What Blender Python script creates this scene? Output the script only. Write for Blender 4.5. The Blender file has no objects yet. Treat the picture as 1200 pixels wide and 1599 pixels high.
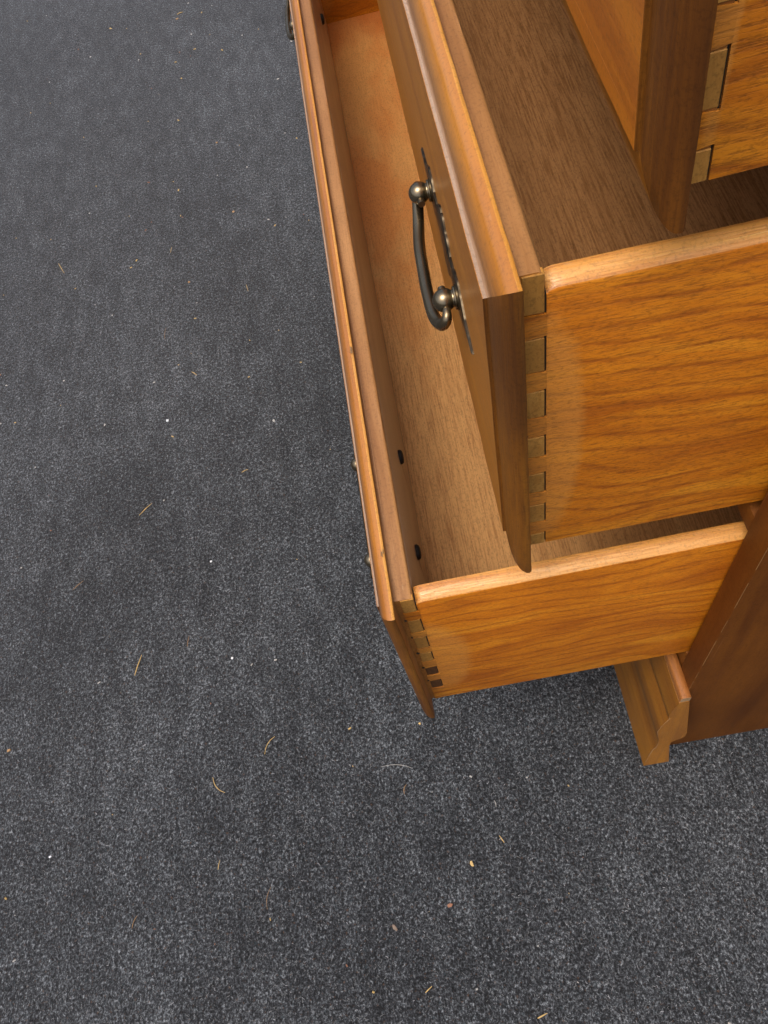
import bpy, bmesh, math, random
from mathutils import Vector, Matrix, Euler, noise as mnoise
random.seed(7)
SC = bpy.context.scene
COL = SC.collection
MM = 0.001

# ------------------------------------------------------------------ camera
CAMR = ((0.9792429, 0.1932545, 0.0611231), (-0.1357356, 0.8491977, -0.5103324), (-0.1505297, 0.4914428, 0.8578023))
cd = bpy.data.cameras.new("camera"); cam = bpy.data.objects.new("camera", cd); COL.objects.link(cam)
m = Matrix([list(r) + [0] for r in CAMR] + [[0, 0, 0, 1]])
m.translation = Vector((-152.895, -179.532, 763.205)) * MM
cam.matrix_world = m
cd.sensor_fit = 'AUTO'; cd.sensor_width = 36; cd.lens = 1274.98 / 1599 * 36
cd.clip_start = 0.01; cd.clip_end = 200
SC.camera = cam

# ------------------------------------------------------------------ light
SUN_EL, SUN_AZ = 70, 222          # degrees; azimuth measured from +x towards +y
w = bpy.data.worlds.new("World"); SC.world = w; w.use_nodes = True
nt = w.node_tree; nt.nodes.clear()
sky = nt.nodes.new('ShaderNodeTexSky'); sky.sky_type = 'NISHITA'; sky.sun_disc = False
sky.sun_elevation = math.radians(SUN_EL); sky.sun_rotation = math.radians(90 - SUN_AZ)
sky.air_density = .8; sky.dust_density = 7.0; sky.ozone_density = .4
bg = nt.nodes.new('ShaderNodeBackground'); bg.inputs[1].default_value = 0.15
wo = nt.nodes.new('ShaderNodeOutputWorld')
nt.links.new(sky.outputs[0], bg.inputs[0]); nt.links.new(bg.outputs[0], wo.inputs[0])
sd = bpy.data.lights.new("sun", 'SUN'); sd.energy = 0.8; sd.angle = math.radians(32); sd.color = (1, .96, .86)
sun = bpy.data.objects.new("sun", sd); COL.objects.link(sun)
a, e = math.radians(SUN_AZ), math.radians(SUN_EL)
sun.rotation_euler = Vector((math.cos(a) * math.cos(e), math.sin(a) * math.cos(e), math.sin(e))).to_track_quat('Z', 'Y').to_euler()
sun.location = (0, 0, 3)
SC.view_settings.view_transform = 'Standard'; SC.view_settings.look = 'None'
SC.view_settings.exposure = 0.34; SC.view_settings.gamma = 1

# ------------------------------------------------------------------ dimensions (mm)
L = 858.4                                   # drawer width, along y
DR = {                                      # xf: plane where side meets front; z0 bottom of side; H side height
 'bottom': dict(xf=-170.6, z0=196.5, H=171.2, yaw=-.0005, dro=.0137, oy=.51, th=.0071, lx=10.3, hb=6.7, t=9.8),
 'middle': dict(xf=-100.1, z0=393.7, H=170.0, yaw=-.0066, dro=.0143, oy=1.93, th=-.0144, lx=9.0, hb=7.7, t=8.6),
 'top':    dict(xf=-59.6,  z0=606.6, H=170.0, yaw=-.0087, dro=.05, oy=-1.9, th=0, lx=9.0, hb=7.7, t=8.6),
}
TIP, FX, OV, FB, TRB = 7.1, 10.3, 12.9, 16.4, 4.0
SIDE_Y = -19.6

# ------------------------------------------------------------------ node helpers
class NT:
    def __init__(s, name):
        s.m = bpy.data.materials.new(name); s.m.use_nodes = True
        s.t = s.m.node_tree; s.t.nodes.clear()
        s.out = s.n('ShaderNodeOutputMaterial'); s.b = s.n('ShaderNodeBsdfPrincipled')
        s.l(s.b.outputs[0], s.out.inputs[0])
    def n(s, t, **k):
        x = s.t.nodes.new(t)
        for a, b in k.items(): setattr(x, a, b)
        return x
    def l(s, a, b): s.t.links.new(a, b)
    def coords(s, rnd=True):
        c = s.n('ShaderNodeTexCoord').outputs['Object']
        s.raw = c
        if rnd:
            oi = s.n('ShaderNodeObjectInfo'); mu = s.n('ShaderNodeMath', operation='MULTIPLY'); s.l(oi.outputs['Random'], mu.inputs[0]); mu.inputs[1].default_value = 3.7
            v = s.n('ShaderNodeVectorMath', operation='ADD'); s.l(c, v.inputs[0]); s.l(mu.outputs[0], v.inputs[1]); c = v.outputs[0]
        s.c = c; return c
    def noise(s, sc, scale=1, detail=4, rough=.55, dist=0, vec=None):
        mp = s.n('ShaderNodeMapping'); mp.inputs['Scale'].default_value = sc; s.l(vec or s.c, mp.inputs[0])
        n = s.n('ShaderNodeTexNoise'); n.inputs['Scale'].default_value = scale; n.inputs['Detail'].default_value = detail
        n.inputs['Roughness'].default_value = rough; n.inputs['Distortion'].default_value = dist
        s.l(mp.outputs[0], n.inputs['Vector']); return n.outputs[0]
    def ramp(s, f, pts, interp='LINEAR'):
        r = s.n('ShaderNodeValToRGB'); r.color_ramp.interpolation = interp
        e = r.color_ramp.elements
        while len(e) < len(pts): e.new(.5)
        for x, (p, c) in zip(e, pts):
            x.position = p; x.color = (c, c, c, 1) if isinstance(c, (int, float)) else (*c, 1)
        s.l(f, r.inputs[0]); return r.outputs[0]
    def mix(s, f, a, b, mode='MIX'):
        x = s.n('ShaderNodeMix', data_type='RGBA', blend_type=mode)
        for v, i in ((f, 0), (a, 6), (b, 7)):
            if isinstance(v, (int, float)): x.inputs[i].default_value = v
            elif isinstance(v, tuple): x.inputs[i].default_value = (*v, 1)
            else: s.l(v, x.inputs[i])
        return x.outputs[2]
    def math(s, op, a, b=0.0, clamp=False):
        x = s.n('ShaderNodeMath', operation=op, use_clamp=clamp)
        for v, i in ((a, 0), (b, 1)):
            if isinstance(v, (int, float)): x.inputs[i].default_value = v
            else: s.l(v, x.inputs[i])
        return x.outputs[0]
    def tooth(s, col, amt=.3, sc=(700, 700, 700)):
        g = s.noise(sc, 1, 2, .7)
        return s.mix(1.0, col, s.ramp(g, [(.32, 1 - amt), (.5, 1.0), (.68, 1 + amt * .0)]), 'MULTIPLY')
    def bump(s, h, strength=.3, dist=.0005):
        b = s.n('ShaderNodeBump'); b.inputs['Strength'].default_value = strength; b.inputs['Distance'].default_value = dist
        s.l(h, b.inputs['Height']); s.l(b.outputs[0], s.b.inputs['Normal'])
    def setc(s, c): s.l(c, s.b.inputs['Base Color'])
    def set(s, **k):
        for a, v in k.items():
            i = s.b.inputs[a.replace('_', ' ')]
            if isinstance(v, (int, float)): i.default_value = v
            else: s.l(v, i)

AX = {'x': (0, 1, 2), 'y': (1, 0, 2), 'z': (2, 1, 0)}
def gscale(ax, along, across):
    v = [across] * 3; v['xyz'.index(ax)] = along; return tuple(v)

def wood(name, light, mid, dark, ax='y', rough=.38, coat=.0, pore=.5, band=90, bump=.25, blot=.35, spec=.5, coatr=.2, fleck=0, tooth=.22):
    n = NT(name); n.coords()
    g = n.noise(gscale(ax, 3.2, band), 1, 5, .6, .5)
    col = n.ramp(g, [(.30, dark), (.48, mid), (.68, light)])
    p = n.noise(gscale(ax, 60, 1500), 1, 3, .65)
    pr = n.ramp(p, [(.36, 0.0), (.52, 1.0)])
    col = n.mix(n.math('MULTIPLY', n.math('SUBTRACT', 1, pr), pore), col, dark)
    b = n.noise((9, 9, 9), 1, 3, .5)
    col = n.mix(n.ramp(b, [(.35, blot), (.6, 0.0)]), col, dark)
    sc_ = n.noise(gscale(ax, 6, 1100), 1, 1, .5)
    col = n.mix(n.ramp(sc_, [(.74, 0.0), (.78, .35)]), col, tuple(min(1, c * 1.5 + .06) for c in light))
    if fleck:      # pale chips and rubs
        f = n.noise(gscale(ax, 70, 420), 1, 2, .5)
        col = n.mix(n.ramp(f, [(.70, 0.0), (.76, fleck)]), col, (.62, .42, .22))
    n.setc(n.tooth(col, tooth))
    n.set(Roughness=n.math('ADD', n.math('MULTIPLY', g, .14), rough - .07), Coat_Weight=coat, Coat_Roughness=coatr, Specular_IOR_Level=spec)
    n.bump(n.math('ADD', n.math('MULTIPLY', pr, .6), n.math('MULTIPLY', g, .5)), bump, .0004)
    return n.m

def oak_side(name, cx, cz, rx, rz):
    n = NT(name); raw = n.coords(rnd=True); raw = n.raw
    # cathedral growth rings, stretched along the depth of the drawer
    mp = n.n('ShaderNodeMapping'); mp.inputs['Location'].default_value = (.014, 0, -.025); mp.inputs['Scale'].default_value = (.10, 0, 1)
    wn = n.n('ShaderNodeTexNoise'); wn.inputs['Scale'].default_value = 1; wn.inputs['Detail'].default_value = 2
    wm = n.n('ShaderNodeMapping'); wm.inputs['Scale'].default_value = (9, 9, 14); n.l(n.c, wm.inputs[0]); n.l(wm.outputs[0], wn.inputs['Vector'])
    cb = n.n('ShaderNodeCombineXYZ'); n.l(n.math('MULTIPLY', n.math('SUBTRACT', wn.outputs[0], .5), .055), cb.inputs[2])
    va = n.n('ShaderNodeVectorMath', operation='ADD'); n.l(raw, va.inputs[0]); n.l(cb.outputs[0], va.inputs[1])
    n.l(va.outputs[0], mp.inputs[0])
    wv = n.n('ShaderNodeTexWave', wave_type='RINGS', rings_direction='Y'); wv.inputs['Scale'].default_value = 33
    wv.inputs['Distortion'].default_value = 3.2; wv.inputs['Detail'].default_value = 3; wv.inputs['Detail Scale'].default_value = .7; wv.inputs['Detail Roughness'].default_value = .55
    n.l(mp.outputs[0], wv.inputs[0])
    ring = n.ramp(wv.outputs[0], [(.0, 1.0), (.08, .7), (.20, .14), (.5, 0.0)])
    brk = n.noise((60, 60, 500), 1, 4, .65)
    ring = n.math('MULTIPLY', ring, n.ramp(brk, [(.38, .15), (.6, 1.0)]))
    pores = n.ramp(n.noise((110, 110, 1500), 1, 3, .6), [(.38, 1.0), (.50, 0.0)])
    st = n.noise((7, 7, 34), 1, 4, .6, 1.2, vec=va.outputs[0])
    col = n.ramp(st, [(.34, (.42, .112, .004)), (.5, (.58, .180, .006)), (.66, (.68, .250, .012))])
    col = n.mix(n.math('MULTIPLY', ring, .85), col, (.30, .075, .004))
    col = n.mix(n.math('MULTIPLY', pores, .5), col, (.27, .085, .008))
    # un-stained crescent beside the dovetails
    sx = n.n('ShaderNodeSeparateXYZ'); n.l(raw, sx.inputs[0])
    wob = n.math('ADD', n.math('MULTIPLY', n.math('SUBTRACT', n.noise((25, 25, 25), 1, 3), .5), .6), n.math('MULTIPLY', n.math('SUBTRACT', n.noise((30, 30, 420), 1, 3, .7), .5), .55))
    dx = n.math('DIVIDE', n.math('SUBTRACT', sx.outputs[0], cx), rx); dz = n.math('DIVIDE', n.math('SUBTRACT', sx.outputs[2], cz), rz)
    d = n.math('ADD', n.math('ADD', n.math('MULTIPLY', dx, dx), n.math('MULTIPLY', dz, dz)), wob)
    msk = n.ramp(d, [(.62, 1.0), (1.16, 0.0)])
    pale = n.mix(.40, col, (.66, .30, .060))
    # darker rim of stain outside the crescent
    rim = n.ramp(d, [(.99, 0.0), (1.05, .75), (1.5, .35), (2.4, 0.0)])
    up = n.ramp(sx.outputs[2], [(.10, 0.0), (.15, 1.0)])
    col = n.mix(n.math('MULTIPLY', rim, up), col, (.20, .05, .006))
    col = n.mix(msk, col, pale)
    n.setc(n.tooth(col, .3, (420, 420, 900))); n.set(Roughness=.5, Coat_Weight=.0, Specular_IOR_Level=.35)
    n.bump(n.math('SUBTRACT', n.math('MULTIPLY', brk, .3), n.math('ADD', n.math('MULTIPLY', pores, .7), ring)), .3, .0004)
    return n.m

def plywood(name, light, dark, tint=0.0):
    n = NT(name); n.coords()
    f = n.noise((950, 38, 950), 1, 2, .6)
    f = n.math('ADD', n.math('MULTIPLY', f, .78), n.math('MULTIPLY', n.noise((300, 5, 300), 1, 3, .6), .22))
    g = n.noise((34, 2.2, 34), 1, 3, .5, .3)
    col = n.mix(n.ramp(f, [(.38, 1.0), (.55, 0.0)]), light, dark)
    col = n.mix(n.ramp(g, [(.35, .45), (.6, 0.0)]), col, dark)
    col = n.mix(n.ramp(g, [(.6, 0.0), (.8, .4)]), col, tuple(min(1, c * 1.25) for c in light))
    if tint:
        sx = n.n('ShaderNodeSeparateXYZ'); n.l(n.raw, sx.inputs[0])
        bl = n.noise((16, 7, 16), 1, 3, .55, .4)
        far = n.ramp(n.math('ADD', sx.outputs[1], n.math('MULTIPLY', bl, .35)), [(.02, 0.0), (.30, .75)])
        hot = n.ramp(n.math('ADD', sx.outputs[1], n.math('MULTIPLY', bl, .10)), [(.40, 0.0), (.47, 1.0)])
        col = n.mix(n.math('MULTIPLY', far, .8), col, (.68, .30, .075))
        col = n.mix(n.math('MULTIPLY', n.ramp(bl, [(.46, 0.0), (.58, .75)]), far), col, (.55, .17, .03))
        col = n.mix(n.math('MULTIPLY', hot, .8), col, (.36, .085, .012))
    n.setc(n.tooth(col, .3, (900, 420, 900))); n.set(Roughness=.55, Specular_IOR_Level=.35)
    n.bump(f, .35, .0003)
    return n.m

def plain(name, c, rough=.5, metal=0.0, var=.3, sc=300):
    n = NT(name); n.coords()
    g = n.noise((sc, sc, sc), 1, 3, .6)
    n.setc(n.mix(n.ramp(g, [(.35, 1.0), (.65, 0.0)]), c, tuple(x * (1 - var) for x in c)))
    n.set(Roughness=rough, Metallic=metal); n.bump(g, .1, .0003)
    return n.m

def bronze():
    n = NT('aged_bronze'); n.coords()
    g = n.noise((60, 60, 60), 1, 3, .5)
    n.setc(n.ramp(g, [(.3, (.17, .13, .08)), (.7, (.29, .235, .15))]))
    n.set(Roughness=n.ramp(g, [(.35, .34), (.7, .2)]), Metallic=.97); 
    return n.m

def endgrain(name, light, dark, sc=500):
    n = NT(name); n.coords()
    g = n.noise((sc, sc, sc * .35), 1, 4, .7)
    b = n.noise((40, 40, 40), 1, 3, .6)
    col = n.mix(n.ramp(g, [(.35, 1.0), (.6, 0.0)]), light, dark)
    col = n.mix(n.ramp(b, [(.4, .7), (.62, 0.0)]), col, dark)
    oi = n.n('ShaderNodeObjectInfo')
    col = n.mix(n.ramp(oi.outputs['Random'], [(0, 0.0), (1, .55)]), col, tuple(.55 * a_ + .1 * l_ for a_, l_ in zip(dark, light)))
    n.setc(n.tooth(col, .3)); n.set(Roughness=.6, Specular_IOR_Level=.3); n.bump(g, .4, .0003)
    return n.m

M_LIP = wood('amber_varnished_moulding', (.56, .225, .017), (.46, .170, .012), (.29, .095, .008), 'y', .30, .9, .18, 60, .12, .25, coatr=.2, fleck=.12, spec=.8)
M_ARRIS = wood('worn_lip_arris', (.74, .42, .12), (.60, .28, .05), (.42, .16, .02), 'y', .4, .3, .3, 40, .3, .3, fleck=.9)
M_SHEEN_RUB = wood('rubbed_sky_sheen_fillet', (.42, .31, .23), (.36, .25, .17), (.27, .16, .09), 'y', .5, .2, .3, 150, .2, .2, spec=.6, fleck=.3)  # sky reflection on the up-facing lip fillet painted into the colour, with rub flecks
M_FACE = wood('amber_stained_face', (.50, .200, .020), (.42, .158, .015), (.31, .105, .010), 'y', .40, .12, .25, 70, .15, .3)
M_BLOCK = wood('rubbed_brown_front_back', (.47, .245, .092), (.39, .19, .065), (.25, .11, .035), 'y', .42, .1, .35, 120, .2, .4, spec=.6, fleck=.25)
M_LIPEND = wood('dark_stained_lip_end', (.30, .115, .010), (.21, .075, .007), (.075, .026, .006), 'z', .5, .0, .4, 160, .3, .7, spec=.3)
M_LIPEND_RED = wood('red_brown_lip_end', (.27, .098, .008), (.19, .064, .006), (.09, .028, .004), 'z', .5, .0, .4, 90, .3, .7, spec=.3)
M_FACE_RED = wood('orange_stained_face', (.64, .215, .009), (.55, .170, .007), (.40, .11, .005), 'y', .42, .05, .25, 70, .15, .3)
M_BACK = wood('lip_back_wood', (.40, .19, .05), (.34, .15, .035), (.2, .07, .015), 'y', .5, .0, .4, 120, .2, .3)
M_SIDETOP = wood('side_top_edge', (.82, .45, .13), (.70, .33, .07), (.46, .16, .025), 'x', .36, .25, .4, 240, .5, .3, spec=.6, fleck=.25)
M_FRAME = wood('dark_walnut_stain', (.25, .084, .009), (.19, .060, .007), (.105, .030, .004), 'z', .62, .0, .3, 40, .15, .4, spec=.15)
M_MOULD = wood('base_moulding_stain', (.42, .175, .012), (.32, .125, .009), (.14, .046, .005), 'y', .45, .05, .3, 80, .2, .5, fleck=.1)
M_PLY_B = plywood('plywood_bottom_light', (.66, .355, .125), (.44, .205, .062), 1)
M_PLY_M = plywood('plywood_bottom_brown', (.54, .27, .10), (.33, .145, .045))
M_PIN = endgrain('pale_pin_end_grain', (.60, .31, .065), (.44, .20, .035))
M_PINDK = endgrain('stained_pin_end_grain', (.20, .085, .025), (.11, .045, .014))
M_BEND = endgrain('front_end_grain', (.52, .22, .042), (.34, .125, .022))
M_RAW = endgrain('raw_broken_wood', (.62, .42, .24), (.42, .24, .1), 300)
M_GLUE = plain('dark_glue', (.022, .024, .018), .6)
M_BRONZE = bronze()
M_PLATE = plain('dark_tarnished_bronze', (.15, .12, .08), .33, .95, .7, 160)
M_STRAW = plain('dry_straw_stem', (.62, .43, .16), .6)
M_STRAWD = plain('brown_stem', (.28, .17, .08), .7)
M_WHITE = plain('white_chip', (.80, .82, .86), .5, 0, .1)
M_LEAF = plain('brown_leaf', (.30, .14, .08), .7)
M_HAIR = plain('pale_fibre', (.6, .58, .54), .6)

def carpet_mat():
    n = NT('charcoal_felt_carpet'); n.coords(rnd=False)
    f1 = n.noise((640, 540, 640), 1, 3, .8, .5)
    f2 = n.noise((360, 260, 360), 1, 3, .65, .3)
    mid = n.noise((60, 22, 60), 1, 4, .6)
    big = n.noise((5, 3.2, 5), 1, 3, .55)
    s = n.math('ADD', n.math('MULTIPLY', f1, .60), n.math('MULTIPLY', f2, .40))
    s = n.math('ADD', s, n.math('MULTIPLY', n.math('SUBTRACT', mid, .5), .13))
    s = n.math('ADD', s, n.math('MULTIPLY', n.math('SUBTRACT', big, .5), .09))
    col = n.ramp(s, [(.41, (.0034, .0039, .0048)), (.49, (.0180, .0204, .0240)), (.565, (.075, .084, .094)), (.64, (.25, .277, .302))])
    tint = n.noise((340, 340, 340), 1, 1)
    col = n.mix(n.ramp(tint, [(.66, 0.0), (.74, .5)]), col, (.10, .055, .03))
    col = n.mix(n.ramp(n.noise((300, 260, 300), 1, 1, vec=n.raw), [(.26, .5), (.34, 0.0)]), col, (.03, .05, .06))
    n.setc(col); n.set(Roughness=.95, Specular_IOR_Level=.2, Sheen_Weight=.25, Sheen_Roughness=.5)
    n.bump(s, .9, .0022)
    return n.m
M_CARPET = carpet_mat()

# ------------------------------------------------------------------ mesh helpers (mm in, m out)
def finish(name, bm, mats, parent=None, smooth=35):
    me = bpy.data.meshes.new(name)
    bmesh.ops.recalc_face_normals(bm, faces=bm.faces[:])
    for v in bm.verts: v.co *= MM
    bm.to_mesh(me); bm.free()
    for mt in (mats if isinstance(mats, (list, tuple)) else [mats]): me.materials.append(mt)
    if smooth:
        for p in me.polygons: p.use_smooth = True
        me.set_sharp_from_angle(angle=math.radians(smooth))
    o = bpy.data.objects.new(name, me); COL.objects.link(o)
    if parent: o.parent = parent
    return o

def box(bm, x0, x1, y0, y1, z0, z1, bev=0.0, mi=0, seg=2):
    r = bmesh.ops.create_cube(bm, size=1)
    vs = r['verts']
    for v in vs: v.co = Vector(((x0 + x1) / 2 + v.co.x * (x1 - x0), (y0 + y1) / 2 + v.co.y * (y1 - y0), (z0 + z1) / 2 + v.co.z * (z1 - z0)))
    fs = list({f for v in vs for f in v.link_faces})
    for f in fs: f.material_index = mi
    if bev:
        es = list({e for v in vs for e in v.link_edges})
        r = bmesh.ops.bevel(bm, geom=es, offset=bev, segments=seg, affect='EDGES', profile=.5)
        for f in r['faces']: f.material_index = mi
    return fs

def extrude_prof(bm, prof, axis, a0, a1, seg=1, mi=0, wob=0.0, cap=(0, 0), fmi=None):
    """closed profile [(p,q)] extruded; axis 'x': (y,z)   axis 'y': (x,z)"""
    rings = []
    for i in range(seg + 1):
        s = a0 + (a1 - a0) * i / seg; ring = []
        for k, (p, q) in enumerate(prof):
            j = wob * mnoise.noise(Vector((s * .03, k * 3.1, p * .1))) if wob else 0
            ring.append(bm.verts.new((s, p, q + j) if axis == 'x' else (p + j * .5, s, q + j)))
        rings.append(ring)
    n = len(prof)
    for i in range(seg):
        for k in range(n):
            f = bm.faces.new((rings[i][k], rings[i][(k + 1) % n], rings[i + 1][(k + 1) % n], rings[i + 1][k]))
            f.material_index = fmi[k] if fmi else mi
    f = bm.faces.new(rings[0]); f.material_index = cap[0]
    f = bm.faces.new(rings[-1]); f.material_index = cap[1]

def lathe(bm, prof, origin, segs=24, axis='x', mi=0):
    """profile [(d, r)] along -x from the origin"""
    rings = []
    for d, r in prof:
        ring = []
        for k in range(segs):
            t = 2 * math.pi * k / segs
            ring.append(bm.verts.new((origin[0] - d, origin[1] + r * math.cos(t), origin[2] + r * math.sin(t))))
        rings.append(ring)
    for a_, b_ in zip(rings, rings[1:]):
        for k in range(segs):
            bm.faces.new((a_[k], a_[(k + 1) % segs], b_[(k + 1) % segs], b_[k]))
    bm.faces.new(rings[0]); bm.faces.new(rings[-1])

def catmull(pts, n=8):
    P = [Vector(p) for p in pts]; P = [2 * P[0] - P[1]] + P + [2 * P[-1] - P[-2]]
    out = []
    for i in range(1, len(P) - 2):
        for k in range(n):
            t = k / n
            out.append(.5 * ((2 * P[i]) + (-P[i - 1] + P[i + 1]) * t + (2 * P[i - 1] - 5 * P[i] + 4 * P[i + 1] - P[i + 2]) * t * t + (-P[i - 1] + 3 * P[i] - 3 * P[i + 1] + P[i + 2]) * t ** 3))
    out.append(P[-2]); return out

def tube(bm, pts, rad, segs=14, mi=0):
    n = len(pts); rings = []
    up = Vector((0, 0, 1))
    for i, p in enumerate(pts):
        d = (pts[min(n - 1, i + 1)] - pts[max(0, i - 1)]).normalized()
        u = d.cross(up)
        if u.length < .05: u = d.cross(Vector((1, 0, 0)))
        u.normalize(); v = d.cross(u)
        r = rad(i / (n - 1)) if callable(rad) else rad
        rings.append([bm.verts.new(p + u * (r * math.cos(2 * math.pi * k / segs)) + v * (r * math.sin(2 * math.pi * k / segs))) for k in range(segs)])
    for a_, b_ in zip(rings, rings[1:]):
        for k in range(segs):
            f = bm.faces.new((a_[k], a_[(k + 1) % segs], b_[(k + 1) % segs], b_[k])); f.material_index = mi
    bm.faces.new(rings[0]); bm.faces.new(rings[-1])

def tag(o, label=None, cat=None, group=None, kind=None):
    if label: o['label'] = label
    if cat: o['category'] = cat
    if group: o['group'] = group
    if kind: o['kind'] = kind
    return o

# ------------------------------------------------------------------ the setting: carpet
bm = bmesh.new(); bmesh.ops.create_grid(bm, x_segments=2, y_segments=2, size=6000)
carpet = finish('carpet', bm, M_CARPET, smooth=0); tag(carpet, kind='structure')

def fibres(name, n, x0, x1, y0, y1, mats, lmin, lmax, wd, hz=1.2):
    vs, fs, mi = [], [], []
    rnd = random.Random(3)
    for i in range(n):
        x = rnd.uniform(x0, x1); y = rnd.uniform(y0, y1)
        d = mnoise.noise(Vector((x * .012, y * .007, 0))) + .6 * mnoise.noise(Vector((x * .05, y * .02, 5)))
        if rnd.random() > .55 + d * .9: continue
        t = rnd.uniform(0, 2 * math.pi); ln = rnd.uniform(lmin, lmax); b = rnd.uniform(-.9, .9)
        w_ = wd * rnd.uniform(.6, 1.3); px, py = x, y; z = rnd.uniform(.1, .5); base = len(vs); k = 3
        for j in range(k + 1):
            nx, ny = -math.sin(t), math.cos(t)
            zz = z + hz * math.sin(math.pi * j / k) * .5
            vs.append(((px + nx * w_) * MM, (py + ny * w_) * MM, zz * MM)); vs.append(((px - nx * w_) * MM, (py - ny * w_) * MM, zz * MM))
            px += math.cos(t) * ln / k; py += math.sin(t) * ln / k; t += b
        r = rnd.random(); m_ = 0 if r < .60 else (1 if r < .93 else 2)
        for j in range(k):
            q = base + 2 * j; fs.append((q, q + 1, q + 3, q + 2)); mi.append(m_)
    me = bpy.data.meshes.new(name); me.from_pydata(vs, [], fs); me.polygons.foreach_set('material_index', mi)
    for mt in mats: me.materials.append(mt)
    o = bpy.data.objects.new(name, me); COL.objects.link(o); return o
M_FL = plain('light_carpet_fibre', (.19, .20, .207), .9); M_FD = plain('dark_carpet_fibre', (.012, .012, .016), .9); M_FW = plain('white_carpet_fibre', (.42, .43, .46), .8)
fo = fibres('carpet_fibres', 150000, -820, 520, -260, 1100, (M_FL, M_FD, M_FW), 1.0, 3.0, .15)
tag(fo, 'loose grey and black felt fibres standing on the charcoal carpet', 'carpet fibres', kind='stuff')

# ------------------------------------------------------------------ drawers
def root(key, name, label, cat, group=None):
    d = DR[key]
    o = bpy.data.objects.new(name, None); COL.objects.link(o); o.empty_display_size = .05
    o.location = Vector((0, L / 2 + d['oy'], d['z0'])) * MM
    o.rotation_euler = Euler((d['th'], -d['dro'], d['yaw']), 'XYZ')
    return tag(o, label, cat, group)

H2 = L / 2
def front_board(d, par, red=False):
    xf, H, lx, t = d['xf'], d['H'], d['lx'], d['t']
    bm = bmesh.new()
    xl = xf - lx; zt = H + d['hb'] + TIP; zb = -TRB; y0 = -H2 - OV; y1 = H2 + OV
    # thumbnail moulding: (inset from the tip, distance in front of the lip back)
    prof = [(1.0, 0), (.35, .25), (0, 1.0), (0, 1.6)]
    aE, uE = 13.6, 8.7
    for k in range(1, 13):
        q = math.pi / 2 * k / 12
        prof.append((aE * (1 - math.cos(q)), 1.6 + (uE - 1.6) * math.sin(q)))
    prof += [(15.4, uE + .05), (FB - .1, uE + .1), (FB, uE + .3), (FB, uE + 1.2), (FB, FX - .2), (FB + .2, FX)]
    NY, NZ = 90, 24
    def loop(a_, u):
        pts = []
        ya, yb, za, zb_ = y0 + a_, y1 - a_, zb + a_, zt - a_
        for i in range(NY): pts.append((ya + (yb - ya) * i / NY, zt - a_, 0))
        for i in range(NZ): pts.append((yb, zt - a_ - (zt - zb - 2 * a_) * i / NZ, 1))
        for i in range(NY): pts.append((yb - (yb - ya) * i / NY, zb_ if False else za, 0))
        for i in range(NZ): pts.append((ya, za + (zt - zb - 2 * a_) * i / NZ, 1))
        out = []
        for (y, z, s) in pts:
            j = .28 * mnoise.noise(Vector((y * .06, z * .06, a_ * .15))) + .12 * mnoise.noise(Vector((y * .4, z * .4, a_ * .3 + 9)))
            out.append(bm.verts.new((xl - u + j * .5, y, z + j * .6)))
        return out
    loops = [loop(a_, u) for a_, u in prof]
    n = len(loops[0])
    for pi, (A, B) in enumerate(zip(loops, loops[1:])):
        for k in range(n):
            f = bm.faces.new((A[k], A[(k + 1) % n], B[(k + 1) % n], B[k]))
            end = (NY <= k < NY + NZ) or k >= 2 * NY + NZ
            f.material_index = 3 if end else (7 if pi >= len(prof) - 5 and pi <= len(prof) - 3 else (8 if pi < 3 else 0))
    f = bm.faces.new(loops[-1]); f.material_index = 1
    f = bm.faces.new(loops[0]); f.material_index = 4
    # block behind the lip; its ends carry the dovetails
    zk = H + d['hb']; c = 1.0
    r_ = 2.2
    prof2 = [(xl, 0), (xf, 0), (xf, zk - r_), (xf - .3, zk - .9), (xf - .9, zk - .3), (xf - r_, zk), (xl, zk)]
    extrude_prof(bm, prof2, 'y', -H2 + .35, H2 - .35, 60, 2, .22, (5, 5), (2, 2, 2, 2, 2, 2, 4))
    # slightly leaning inner face
    k = d.get('lean', 0)
    if k:
        extrude_prof(bm, [(xf - .4, 2), (xf + k, 2), (xf + .15, zk - 6), (xf - .4, zk - 6)], 'y', -H2 + t + .3, H2 - t - .3, 1, 6, 0, (6, 6))
    o = finish('front_board', bm, [M_LIP, M_FACE_RED if red else M_FACE, M_BLOCK, M_LIPEND_RED if red else M_LIPEND, M_BACK, M_BEND, M_INNER, M_SHEEN_RUB, M_ARRIS], par, 40)
    return o

M_INNER = wood('grey_brown_inner_face', (.64, .52, .38), (.58, .46, .33), (.46, .34, .22), 'y', .40, .2, .3, 40, .15, .3)

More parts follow.
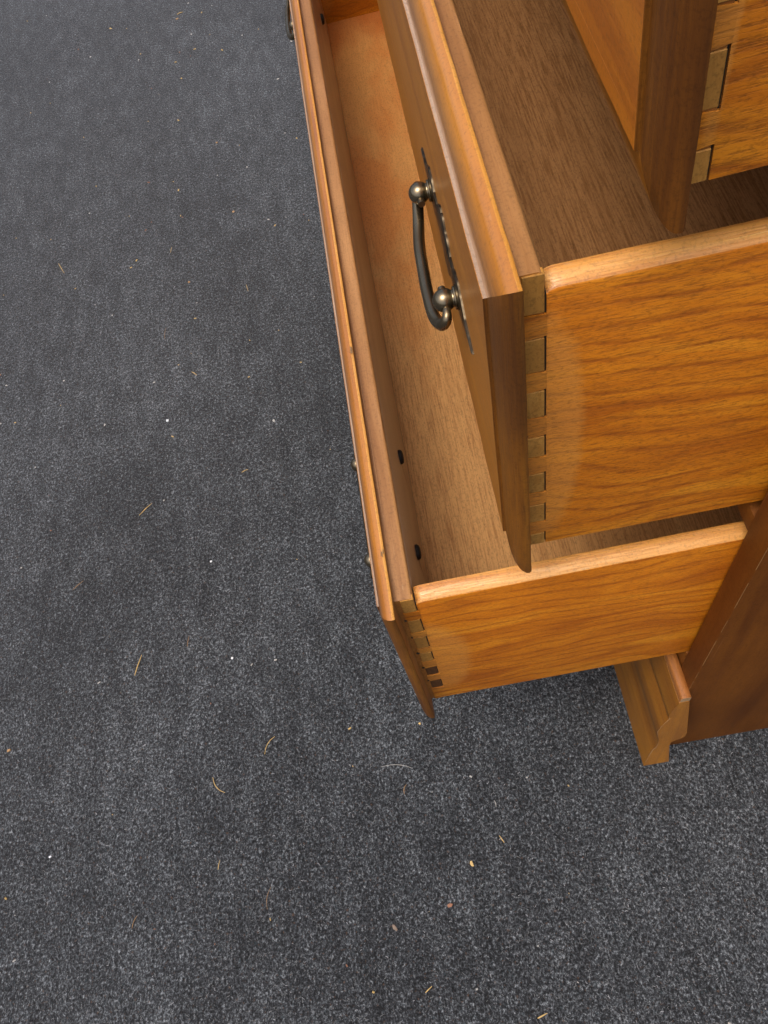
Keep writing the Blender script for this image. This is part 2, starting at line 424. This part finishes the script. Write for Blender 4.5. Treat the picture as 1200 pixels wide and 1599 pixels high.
def make_drawer(key, label, pins, darkpins, floor_mat, floor_z=12, depth=400):
    d = DR[key]; xf, H, lx, t = d['xf'], d['H'], d['lx'], d['t']
    r = root(key, 'drawer', label, 'drawer', 'open drawers of the dresser')
    fb_ = front_board(d, r, key == 'top')
    # side panels with their tails
    tails = []
    edges = sorted([(a_, b_) for a_, b_ in pins]); z = 0.0
    for a_, b_ in edges:
        if a_ - z > 1: tails.append((z, a_))
        z = b_
    ms = oak_side('oak_side_' + key, (xf - 1) * MM, (84 if key != 'bottom' else 78) * MM, ({'middle': 18, 'bottom': 27, 'top': 4}[key]) * MM, (84 if key != 'bottom' else 66) * MM)
    for s in (-1, 1):
        bm = bmesh.new()
        yo = s * H2; yi = s * (H2 - t)
        def Y(f): return yo + (yi - yo) * f
        ri = 1.8
        prof = [(Y(0), 0), (Y(0), H - 1.2), (Y(.04), H - .5), (Y(.12), H + .1), (Y(.3), H + .9), (Y(.6), H + 1.9), (Y(.85), H + 2.2), (Y(.96), H + 1.9), (Y(1), H + .9), (Y(1), 0)]
        fmi = [0, 0, 1, 1, 1, 1, 1, 1, 0, 0]
        extrude_prof(bm, prof, 'x', xf + .75, xf + 3.0, 1, 0, 0, (0, 0), fmi)
        x_end = depth + xf * 0 - 60
        bm.free(); bm = bmesh.new()
        segs = 40; rings = []
        for i in range(segs + 1):
            u = i / segs; x = xf + .75 + (x_end - xf) * (u ** 1.6)
            ring = []
            for k, (y, z) in enumerate(prof):
                fr = min(1, (x - xf - .75) / 3.5); drop = 1.6 * (1 - fr) ** 2 if z > H - 3 else 0
                j = .25 * mnoise.noise(Vector((x * .05, k, s))) if z > H - 3 else 0
                ring.append(bm.verts.new((x, y, z + j - drop)))
            rings.append(ring)
        nn = len(prof)
        for A, B in zip(rings, rings[1:]):
            for k in range(nn):
                f = bm.faces.new((A[k], A[(k + 1) % nn], B[(k + 1) % nn], B[k])); f.material_index = fmi[k]
        bm.faces.new(rings[0]).material_index = 2; bm.faces.new(rings[-1]).material_index = 2
        for a_, b_ in tails:
            # flared tail reaching into the front
            ya, yb = sorted((yo + s * .12, yo - s * 2.5)); x0, x1 = xf - 7.6, xf + .9
            vv = [bm.verts.new(p) for p in ((x0, ya, a_ - .6), (x1, ya, a_ + .5), (x1, ya, b_ - .5), (x0, ya, b_ + .6), (x0, yb, a_ - .6), (x1, yb, a_ + .5), (x1, yb, b_ - .5), (x0, yb, b_ + .6))]
            for q in ((0, 1, 2, 3), (4, 5, 6, 7), (0, 1, 5, 4), (1, 2, 6, 5), (2, 3, 7, 6), (3, 0, 4, 7)): bm.faces.new([vv[i] for i in q])
        finish('side_panel', bm, [ms, M_SIDETOP, M_BEND], r, 40)
    # dovetail pins: end grain of the front showing between the tails
    for i, (a_, b_) in enumerate(edges):
        for s in (-1, 1):
            bm = bmesh.new()
            dk = i in darkpins
            out = -.25 if dk else .12 + .12 * random.random()
            ya, yb = sorted((s * (H2 + out), s * (H2 - 3)))
            box(bm, xf - 7.2 - (0 if i == len(edges) - 1 else 0), xf + .1, ya, yb, a_ + (.7 if i else .1), b_ - .7 if i < len(edges) - 1 else b_ - .4, .25, 0, 1)
            mats = M_PIN
            if dk: mats = M_PINDK
            finish('dovetail_pin', bm, mats, fb_, 0)
            if s < 0 and i < len(edges) - 1:
                # blob of dark glue in the corner of the routed socket
                bm = bmesh.new()
                bmesh.ops.create_icosphere(bm, subdivisions=2, radius=1)
                sz = random.uniform(.8, 1.7)
                for v in bm.verts:
                    v.co = Vector((xf - 7.7 + v.co.x * sz * .75, -H2 - .05 + v.co.y * .35, b_ + 1.2 + random.uniform(-.1, .1) + v.co.z * sz))
                finish('glue_blob', bm, M_GLUE, fb_)
    # dark joint behind the pins
    for s in (-1, 1):
        bm = bmesh.new()
        ya, yb = sorted((s * (H2 - .9), s * (H2 - 6)))
        box(bm, xf + .02, xf + .7, ya, yb, 1, H - 1)
        finish('glue_line', bm, M_GLUE, fb_, 0)
    bm = bmesh.new(); box(bm, xf + .1 if not d.get('lean') else xf + 1, 330, -H2 + t - 3, H2 - t + 3, floor_z - 4, floor_z)
    # keep the sheet clear of the outer faces of the sides
    finish('bottom_panel', bm, floor_mat, r, 0)
    bm = bmesh.new(); box(bm, 326, 338, -H2 + t + .1, H2 - t - .1, floor_z + .2, H - 12, .8)
    finish('back_panel', bm, M_FACE, r)
    return r, fb_

PM = [(0, 11), (32, 47), (59.5, 74.5), (86, 102), (112.5, 130), (139.5, 157), (167, 177.5)]
PM = [(0, 11), (21.5, 38), (48, 64), (76, 91), (103, 120), (130, 148.5), (159.5, 177.6)]
PB = [(17, 30), (44, 57.5), (70, 82), (98, 113), (123, 141), (152, 164) , (170, 177.8)]
PB = [(23, 40), (51, 67), (79, 95), (103, 122), (130, 149), (160.3, 177.8)]
DR['bottom']['lean'] = 3.5
dB, fB = make_drawer('bottom', 'lowest open drawer, pulled out farthest over the carpet, empty light plywood bottom', PB, (0, 1), M_PLY_B)
dM, fM = make_drawer('middle', 'middle open drawer with bronze bail pull and brown bottom, above the lowest one', PM, (), M_PLY_M)
dT, fT = make_drawer('top', 'highest of the open drawers in view, its dark lower corner hanging over the middle drawer', PM, (), M_PLY_M)

# ------------------------------------------------------------------ drawer pulls
def pull(par, d, ya, yb, z, swing=1.0):
    """bail pull; ya < yb are world y of the two posts, z height above drawer bottom"""
    xs = d['xf'] - d['lx'] - FX; ya -= H2; yb -= H2; c = (ya + yb) / 2
    # scalloped backplate
    hl = 73; top, bot = [], []
    N = 150
    for i in range(N + 1):
        s = -1 + 2 * i / N; q = abs(s)
        h = 1.4 + 15 * math.exp(-(q / .22) ** 2) + 9.5 * math.exp(-((q - .52) / .17) ** 2) + 2.4 * abs(math.sin(q * 25)) * max(0, 1 - q * 1.0)
        if q > .86: h *= max(.0, (1 - q) / .14) ** .6
        top.append((c + s * hl, z + h)); bot.append((c + s * hl, z - h * 1.05))
    outline = bot[1:-1] + top[::-1]
    bm = bmesh.new()
    ring0 = [bm.verts.new((xs + .05, y, zz)) for y, zz in outline]; ring1 = [bm.verts.new((xs - .8, y, zz)) for y, zz in outline]
    cen = Vector((0, c, z))
    ring2 = [bm.verts.new((xs - 1.2, c + (y - c) * .985, z + (zz - z) * .9)) for y, zz in outline]
    n = len(outline)
    for A, B in ((ring0, ring1), (ring1, ring2)):
        for k in range(n): bm.faces.new((A[k], A[(k + 1) % n], B[(k + 1) % n], B[k]))
    bm.faces.new(ring2); bm.faces.new(ring0)
    plate = finish('handle_backplate', bm, M_PLATE, par, 30)
    bx = xs - 7.2
    for y in (ya, yb):
        bm = bmesh.new()
        prof = [(1.2, 5.8), (1.8, 5.9), (1.9, 5.2), (2.2, 5.5), (2.8, 5.2), (3.1, 4.0), (3.5, 3.9)]
        for k in range(1, 15):
            q = math.pi * (.26 + .73 * k / 14); prof.append((7.2 - 5.4 * math.cos(q), 5.4 * math.sin(q)))
        lathe(bm, prof, (xs, y, z), 28)
        finish('handle_post', bm, M_BRONZE, plate, 40)
    # bail
    pz = z - .6
    zs = lambda dz: pz - dz
    pts = [(bx, yb - 8.2, pz), (bx, yb - 2, pz), (bx, yb + 5.5, zs(.2)), (bx - .2, yb + 8.4, zs(2)), (bx - .8 * swing, yb + 6.5, zs(6)),
           (bx - 2.6 * swing, yb - 5, zs(10)), (bx - 5.0 * swing, yb - 22, zs(12.5)), (bx - 5.8 * swing, (ya + yb) / 2, zs(13)),
           (bx - 6.2 * swing, ya + 20, zs(12.5)), (bx - 5.6 * swing, ya + 3, zs(11)), (bx - 3.2 * swing, ya - 6.5, zs(7.5)), (bx - .8, ya - 9.0, zs(2.5)), (bx, ya - 6, zs(.2)), (bx, ya + 2, pz), (bx, ya + 8.2, pz)]
    sp = catmull(pts, 7)
    bm = bmesh.new()
    def rr(t):
        e_ = min(t, 1 - t)
        return 1.8 + 1.15 * max(0, min(1, (e_ - .13) / .14))
    tube(bm, sp, rr, 16)
    finish('handle_bail', bm, M_BRONZE, plate, 60)
    return plate
pull(dM, DR['middle'], 83, 159, 92)
pull(dB, DR['bottom'], 71, 148, 93, .15)
pull(dB, DR['bottom'], 715, 790, 92, 1.3)
pull(dM, DR['middle'], 700, 773, 92)
# bolt heads of the lowest drawer's pulls, sunk in the inner face, with runs of stain below
M_HOLE = plain('black_bolt_hole', (.012, .009, .007), .7); M_RUN = plain('red_stain_run', (.20, .06, .025), .6)
for y in (71, 148, 715, 790):
    z = 91; x0 = DR['bottom']['xf'] + 3.5 * (1 - z / 172) + .2
    bm = bmesh.new()
    n_ = 20; rings = []
    for dx, k in ((-1.0, 1.0), (1.1, 1.0), (2.3, .86), (2.9, .5)):
        rings.append([bm.verts.new((x0 + dx, y - H2 + 5.2 * k * math.cos(q) * (1 + .1 * mnoise.noise(Vector((q, y, 0)))), z + 5.2 * k * math.sin(q))) for q in [2 * math.pi * i / n_ for i in range(n_)]])
    for A, B in zip(rings, rings[1:]):
        for k in range(n_): bm.faces.new((A[k], A[(k + 1) % n_], B[(k + 1) % n_], B[k]))
    bm.faces.new(rings[-1]); bm.faces.new(rings[0])
    finish('bolt_head', bm, M_HOLE, fB, 40)
    bm = bmesh.new()
    ln = random.uniform(26, 44)
    pr = [(-1.2, 0), (-1.0, -.6), (-.4, -1), (.4, -1), (.9, -.6), (1.1, 0)]
    xs_ = lambda zz: DR['bottom']['xf'] + 3.5 * (1 - zz / 172) + .35
    vs = [bm.verts.new((xs_(z - 4 + ln * q), y - H2 + p * (1 - .1 * q) - 4 * abs(q), z - 4 + ln * q)) for p, q in pr]
    bm.faces.new(vs); bmesh.ops.solidify(bm, geom=bm.faces[:], thickness=.1)
    finish('stain_run', bm, M_RUN, fB, 0)

# small splinters lifted from the arris of the lowest drawer's lip
for cx, cy, sz in ((-182.0, 170, 1.5), (-182.2, 27, .9)):
    bm = bmesh.new()
    for k in range(3):
        a_ = random.uniform(-.5, .5); ox, oy = random.uniform(-.6, .6), random.uniform(-1.5, 1.5)
        pl = [bm.verts.new((cx + ox + p * sz * .35 + a_ * q * .4, cy - H2 + oy + q * sz * 1.5, 185.2 + .25 * k + (.5 if q > 0 else 0))) for p, q in ((-1, -1), (.7, -1.2), (1, .6), (-.3, 1.1))]
        bm.faces.new(pl)
    bmesh.ops.solidify(bm, geom=bm.faces[:], thickness=.25)
    finish('splinter', bm, M_RAW, fB, 0)

# ------------------------------------------------------------------ dresser carcass
dr = bpy.data.objects.new('dresser', None); COL.objects.link(dr); dr.location = (.2, H2 * MM, 0)
tag(dr, 'brown stained wooden dresser standing on charcoal carpet with its drawers pulled open', 'dresser')
def off(bm):
    for v in bm.verts: v.co -= Vector((200, H2, 0))
    return bm
HT = 1010
bm = bmesh.new(); box(bm, 0, 440, SIDE_Y, -1.6, 0, HT, .9)
M_WORN = endgrain('worn_arris_wood', (.40, .22, .08), (.28, .13, .04), 300)
side = finish('side_panel', off(bm), M_FRAME, dr)
bm = bmesh.new(); box(bm, 0, 440, L + 1.6, L + 19.6, 0, HT, .9); finish('side_panel', off(bm), M_FRAME, dr)
# worn pale arris of the front corner
bm = bmesh.new()
zz = 12
while zz < 520:
    ln = random.uniform(8, 60)
    if random.random() < .62 or 180 < zz < 330:
        wv = random.uniform(.06, .22)
        ps = [(-.05, SIDE_Y + wv * 1.2), (-.05, SIDE_Y + .15), (.15, SIDE_Y - .05), (wv, SIDE_Y - .05), (wv * .5, SIDE_Y + wv * .5)]
        a_ = [bm.verts.new((x, y, zz + random.uniform(0, 2))) for x, y in ps]; b_ = [bm.verts.new((x, y, zz + ln)) for x, y in ps]
        for k in range(5): bm.faces.new((a_[k], a_[(k + 1) % 5], b_[(k + 1) % 5], b_[k]))
        bm.faces.new(a_); bm.faces.new(b_)
        finish('worn_edge', off(bm), M_WORN, side, 0); bm = bmesh.new()
    zz += ln + random.uniform(2, 18)
bm.free()
for z0, z1 in ((164, 192), (374.5, 389.5), (583, 601), (790, 806), (HT - 30, HT - 1)):
    bm = bmesh.new(); box(bm, .6, 60, -1.5, L + 1.5, z0, z1, .8); finish('front_rail', off(bm), M_FRAME, dr)
bm = bmesh.new(); box(bm, 430, 439.5, -1.5, L + 1.5, 60, HT - 2); finish('back_panel', off(bm), M_FRAME, dr, 0)
bm = bmesh.new(); box(bm, 62, 429, -1.5, L + 1.5, 150, 162); finish('floor_panel', off(bm), M_FRAME, dr, 0)
bm = bmesh.new(); box(bm, -14, 452, -36, L + 36, HT + .2, HT + 22, 4); finish('top_board', off(bm), M_FACE, dr)
# closed uppermost drawer front (out of the picture, closes the carcass)
bm = bmesh.new(); box(bm, -11, .3, -10, L + 10, 812, HT - 22, 3); finish('drawer_front', off(bm), M_FACE, dr)

# base moulding: (outset, height)
# moulding section (x, z, y of its near sawn end); the end is cut slightly out of square
BP = [(-16, 0, -33), (-15.5, 12, -32.6), (-14.4, 35, -31.5), (-13.2, 50, -31.0), (-11.6, 56, -30.8), (-11.2, 66, -30.4), (-12.3, 78, -30), (-14.4, 90, -29.4), (-15.8, 99, -29), (-15.3, 107, -28.7),
      (-14.2, 115, -28.5), (-12.6, 121, -28), (-10.9, 125.5, -27.6), (-10.2, 127.5, -27.4), (-10.1, 129, -27.3), (-11.4, 130.5, -27.3), (-11.5, 137, -27.2), (-10.2, 147, -26.4), (-8.2, 157, -25.7), (-7.4, 160, -25.5), (-5, 160.5, -25.5),
      (0, 159.5, -25.6), (4.6, 122, -27.8), (9.3, 84, -30), (9.3, 75, -30.4), (7.6, 71, -30.5), (-.4, 64, -30.8), (-.4, 54, -31), (2.8, 28, -32), (6.4, 0, -33)]
M_RET = wood('sawn_moulding_end', (.52, .215, .018), (.40, .155, .014), (.22, .075, .008), 'z', .45, .1, .3, 120, .3, .5, fleck=.3)
bm = bmesh.new(); NS = 60
cols = []
for i in range(NS + 1):
    u = i / NS
    cols.append([bm.verts.new((x + .15 * mnoise.noise(Vector((i * .7, z * .1, 0))), yn + (L - SIDE_Y + 13 - yn) * u, z)) for x, z, yn in BP])
n_ = len(BP)
for A, B in zip(cols, cols[1:]):
    for k in range(n_): bm.faces.new((A[k], A[(k + 1) % n_], B[(k + 1) % n_], B[k]))
bm.faces.new(cols[0]).material_index = 1; bm.faces.new(cols[-1]).material_index = 1
base = finish('base_moulding', off(bm), [M_MOULD, M_RET], dr, 42)
# pale chipped arris of the sawn end
for a_, b_, r_ in ((1, 5, .42), (7, 13, .40), (13, 14, .6)):
    bm = bmesh.new()
    pts = catmull([Vector((x, yn - .05, z)) for x, z, yn in BP[a_:b_ + 1]], 5)
    tube(bm, pts, lambda t: r_ * (.25 + 1.1 * abs(mnoise.noise(Vector((t * 7, r_ * 50, 1))))), 6)
    finish('chipped_arris', off(bm), M_RAW, base)
# top bead of the moulding with its raw sawn end
bm = bmesh.new()
extrude_prof(bm, [(-7.2, 160.8), (-.02, 160.8), (-.02, 168.6), (-1, 169.2), (-6.2, 169.2), (-7.2, 168.2)], 'y', -25.2, L - SIDE_Y + 3, 30, 0, .15, (1, 1))
bead = finish('bead_strip', off(bm), [wood('bead_stain', (.42, .17, .04), (.34, .125, .028), (.2, .07, .015), 'y', .4, .2, .3, 90, .2, .4), M_RAW], base, 50)

# ------------------------------------------------------------------ litter on the carpet
def straw(x0, y0, x1, y1, name, label, cat, mat, r=.55, bow=.0, lift=.55):
    c = Vector(((x0 + x1) / 2, (y0 + y1) / 2, 0)); a_ = Vector((x0, y0, 0)) - c; b_ = Vector((x1, y1, 0)) - c
    n_ = Vector((-(b_ - a_).y, (b_ - a_).x, 0)) * bow * .7
    pts = catmull([a_ + Vector((0, 0, lift)), a_ * .45 + n_ * .8 + Vector((0, 0, lift + .4)), n_ + Vector((0, 0, lift + .7)), b_ * .5 + n_ * .8 + Vector((0, 0, lift + .3)), b_ + Vector((0, 0, lift))], 4)
    bm = bmesh.new(); tube(bm, pts, lambda t: .72 * r * (.55 + .9 * math.sin(math.pi * min(.98, t * .9 + .1)) * .6), 6)
    o = finish(name, bm, mat); o.location = c * MM
    return tag(o, label, cat, 'dry plant stems scattered on the carpet')
ST = [
 (-485.7, 333.1, -470.6, 346.2, 'golden straw slanting below the white paper chip, left of the drawers', M_STRAW, .55, 0),
 (-487.1, 140.4, -479.9, 161.4, 'thickest yellow straw, nearly upright, left of the lowest drawer\'s corner', M_STRAW, .75, 0),
 (-356.1, 36.6, -345.0, 51.9, 'hooked tan stem just below left of the lowest drawer\'s tip', M_STRAW, .45, .18),
 (-407.6, 23.8, -396.2, 7.7, 'thin bowed pale stem, lower left of the hooked tan stem', M_STRAW, .45, -.2),
 (-405.2, -58.1, -403.2, -50.3, 'tiny straight yellow straw in the lower middle of the carpet', M_STRAW, .45, 0),
 (-614.9, 788.5, -604.7, 765.7, 'pale straw lying alone in the upper left of the carpet', M_STRAW, .55, 0),
 (-362.9, 363.6, -355.1, 366.2, 'short level straw to the right of the white chip', M_STRAW, .5, 0),
 (-420.1, 531.6, -413.5, 524.5, 'short golden straw above the white chip', M_STRAW, .6, 0),
 (-560.7, 253.1, -548.7, 262.4, 'dull brown twig near the left edge of the carpet', M_STRAWD, .5, 0),
 (-484.6, -94.1, -480.0, -84.5, 'brown upright twig near the bottom left of the carpet', M_STRAWD, .5, .1),
 (-362.2, -96.9, -357.6, -79.6, 'faint brown bowed twig in the bottom middle of the carpet', M_STRAWD, .35, .15),
 (-152.5, -69.7, -149.4, -76.1, 'yellow straw below right of the base moulding foot', M_STRAW, .5, 0),
 (-150.9, -40.2, -150.4, -45.8, 'pale fibre-like straw just under the dresser corner', M_HAIR, .35, .1),
 (-235.5, -177.2, -229.6, -173.5, 'slanting tan straw at the bottom edge, middle', M_STRAW, .55, 0),
 (-430.9, 161.0, -428.7, 172.8, 'thin upright brown stem beside the thickest yellow straw', M_STRAWD, .45, 0),
 (-447.3, 759.5, -445.4, 770.8, 'small upright straw left of the upper drawer pull', M_STRAW, .45, 0),
 (-455.5, 597.3, -453.8, 617.3, 'long faint upright stem in the middle left of the carpet', M_STRAWD, .4, .05),
 (-342.1, 664.4, -340.1, 651.7, 'small leaning straw close to the lowest drawer front', M_STRAW, .45, 0),
 (-229.3, -21.5, -226.3, -13.5, 'orange curled stem below the lowest drawer\'s tip', M_STRAWD, .6, .2),
 (-150.7, -206.3, -142.6, -203.9, 'tan sliver at the bottom edge, far right', M_STRAW, .7, 0),
 (-247.6, 5.8, -218.4, -0.4, 'long pale curved hair under the lowest drawer\'s tip', M_HAIR, .22, .12),
 (-433.8, 1377.9, -423.0, 1381.9, 'small straw at the top edge of the carpet', M_STRAW, .8, 0),
]
for x0, y0, x1, y1, lab, mt, r_, bow in ST:
    nm = 'pale_hair' if 'hair' in lab else ('brown_twig' if 'twig' in lab else 'dry_straw')
    straw(x0, y0, x1, y1, nm, lab, {'pale_hair': 'hair', 'brown_twig': 'twig', 'dry_straw': 'straw'}[nm], mt, r_, bow)

def chip(x, y, sx, sy, h, name, label, cat, mat, rot, jag=.2, n=7):
    sx *= .8; sy *= .8; h *= .8
    bm = bmesh.new(); rnd = random.Random(int(x * 7 + y))
    pl = [(sx * math.cos(2 * math.pi * k / n) * (1 + rnd.uniform(-jag, jag)), sy * math.sin(2 * math.pi * k / n) * (1 + rnd.uniform(-jag, jag))) for k in range(n)]
    b = [bm.verts.new((p, q, .2)) for p, q in pl]; t_ = [bm.verts.new((p * .9, q * .9, h + rnd.uniform(-.2, .3))) for p, q in pl]
    c = bm.verts.new((0, 0, h + .3))
    for k in range(n): bm.faces.new((b[k], b[(k + 1) % n], t_[(k + 1) % n], t_[k])); bm.faces.new((t_[k], t_[(k + 1) % n], c))
    bm.faces.new(b)
    o = finish(name, bm, mat, None, 0); o.location = Vector((x, y, 0)) * MM; o.rotation_euler.z = rot
    return tag(o, label, cat, 'crumbs and chips on the carpet')
chip(-452.1, 461.9, 2.7, 2.7, 1.6, 'paper_chip', 'bright white square chip left of the lowest drawer', 'chip', M_WHITE, .8, .05, 4)
chip(-320.3, 428.6, 1.7, 2.5, 1.2, 'paper_chip', 'small greyish white chip between the white square and the drawer front', 'chip', M_HAIR, .3)
chip(-421.1, 692.8, 2.2, 1.6, 1.6, 'seed_husk', 'cream round husk left of the bronze pull', 'husk', M_RAW, .3)
chip(-617.0, 86.1, 2.8, 1.6, 1.8, 'seed_husk', 'pale oval husk at the left edge, low', 'husk', M_RAW, .5)
chip(-402.8, 255.2, 1.7, 1.5, 1.2, 'paper_chip', 'tiny white chip in the middle of the carpet above the straws', 'chip', M_WHITE, .2)
chip(-383.9, 139.2, 1.6, 1.8, 1.2, 'paper_chip', 'tiny bluish white chip left of the lowest drawer\'s corner', 'chip', M_WHITE, 1.2)
chip(-180.4, -88.3, 1.9, 3.0, 1.8, 'yellow_crumb', 'lumpy yellow crumb on the carpet below the dresser foot', 'crumb', M_STRAW, .2, .35)
chip(-204.7, -117.4, 3.4, 2.4, 1.0, 'leaf_fragment', 'reddish brown leaf scrap below the yellow crumb', 'leaf scrap', M_LEAF, .3, .2, 5)
chip(-253.6, -126.9, 2.2, 4.0, .8, 'leaf_fragment', 'grey-brown torn leaf scrap left of the reddish one', 'leaf scrap', plain('grey_leaf', (.22, .16, .12), .7), .6, .4, 6)
chip(-205.4, 39.2, 1.4, 1.6, 1.2, 'yellow_crumb', 'yellow crumb just below the lowest drawer\'s tip', 'crumb', M_STRAW, .2, .3)
chip(-565.6, -22.1, 1.6, 1.3, 1.2, 'paper_chip', 'white speck of paper at the lower left', 'chip', M_WHITE, .2)
chip(-433.9, 1363.1, 3.2, 2.2, 1.6, 'seed_husk', 'pale husk near the top edge of the carpet', 'husk', M_RAW, .3)
chip(-372.7, 984.1, 2.2, 1.6, 1.4, 'seed_husk', 'small cream husk left of the far end of the lowest drawer', 'husk', M_RAW, .3)
chip(-353.4, 816.3, 2.4, 1.8, 1.4, 'seed_husk', 'cream husk close to the upper part of the lowest drawer front', 'husk', M_RAW, .3)

# countless specks
vs, fs, mi = [], [], []
rnd = random.Random(11)
for i in range(330):
    x = rnd.uniform(-820, 500); y = rnd.uniform(-250, 1500)
    s_ = rnd.uniform(.25, .8) * (1 + max(0, y) * .0004); t = rnd.uniform(0, 3.14); el = rnd.uniform(.8, 2.6)
    b = len(vs); c_, s1 = math.cos(t), math.sin(t)
    for p, q in ((-1, -1), (1, -1), (1, 1), (-1, 1)):
        u, v = p * s_ * el, q * s_; vs.append(((x + u * c_ - v * s1) * MM, (y + u * s1 + v * c_) * MM, (.7 + rnd.random() * .5) * MM))
    vs.append((x * MM, y * MM, 2.0 * MM))
    for k in range(4): fs.append((b + k, b + (k + 1) % 4, b + 4)); 
    mi += [rnd.choice((0, 0, 0, 2, 3, 3))] * 4
me = bpy.data.meshes.new('carpet_specks'); me.from_pydata(vs, [], fs); me.polygons.foreach_set('material_index', mi)
for mt in (M_STRAW, M_WHITE, M_LEAF, M_HAIR): me.materials.append(mt)
o = bpy.data.objects.new('carpet_specks', me); COL.objects.link(o)
tag(o, 'tiny tan and white specks of grit strewn over the charcoal carpet', 'grit', kind='stuff')
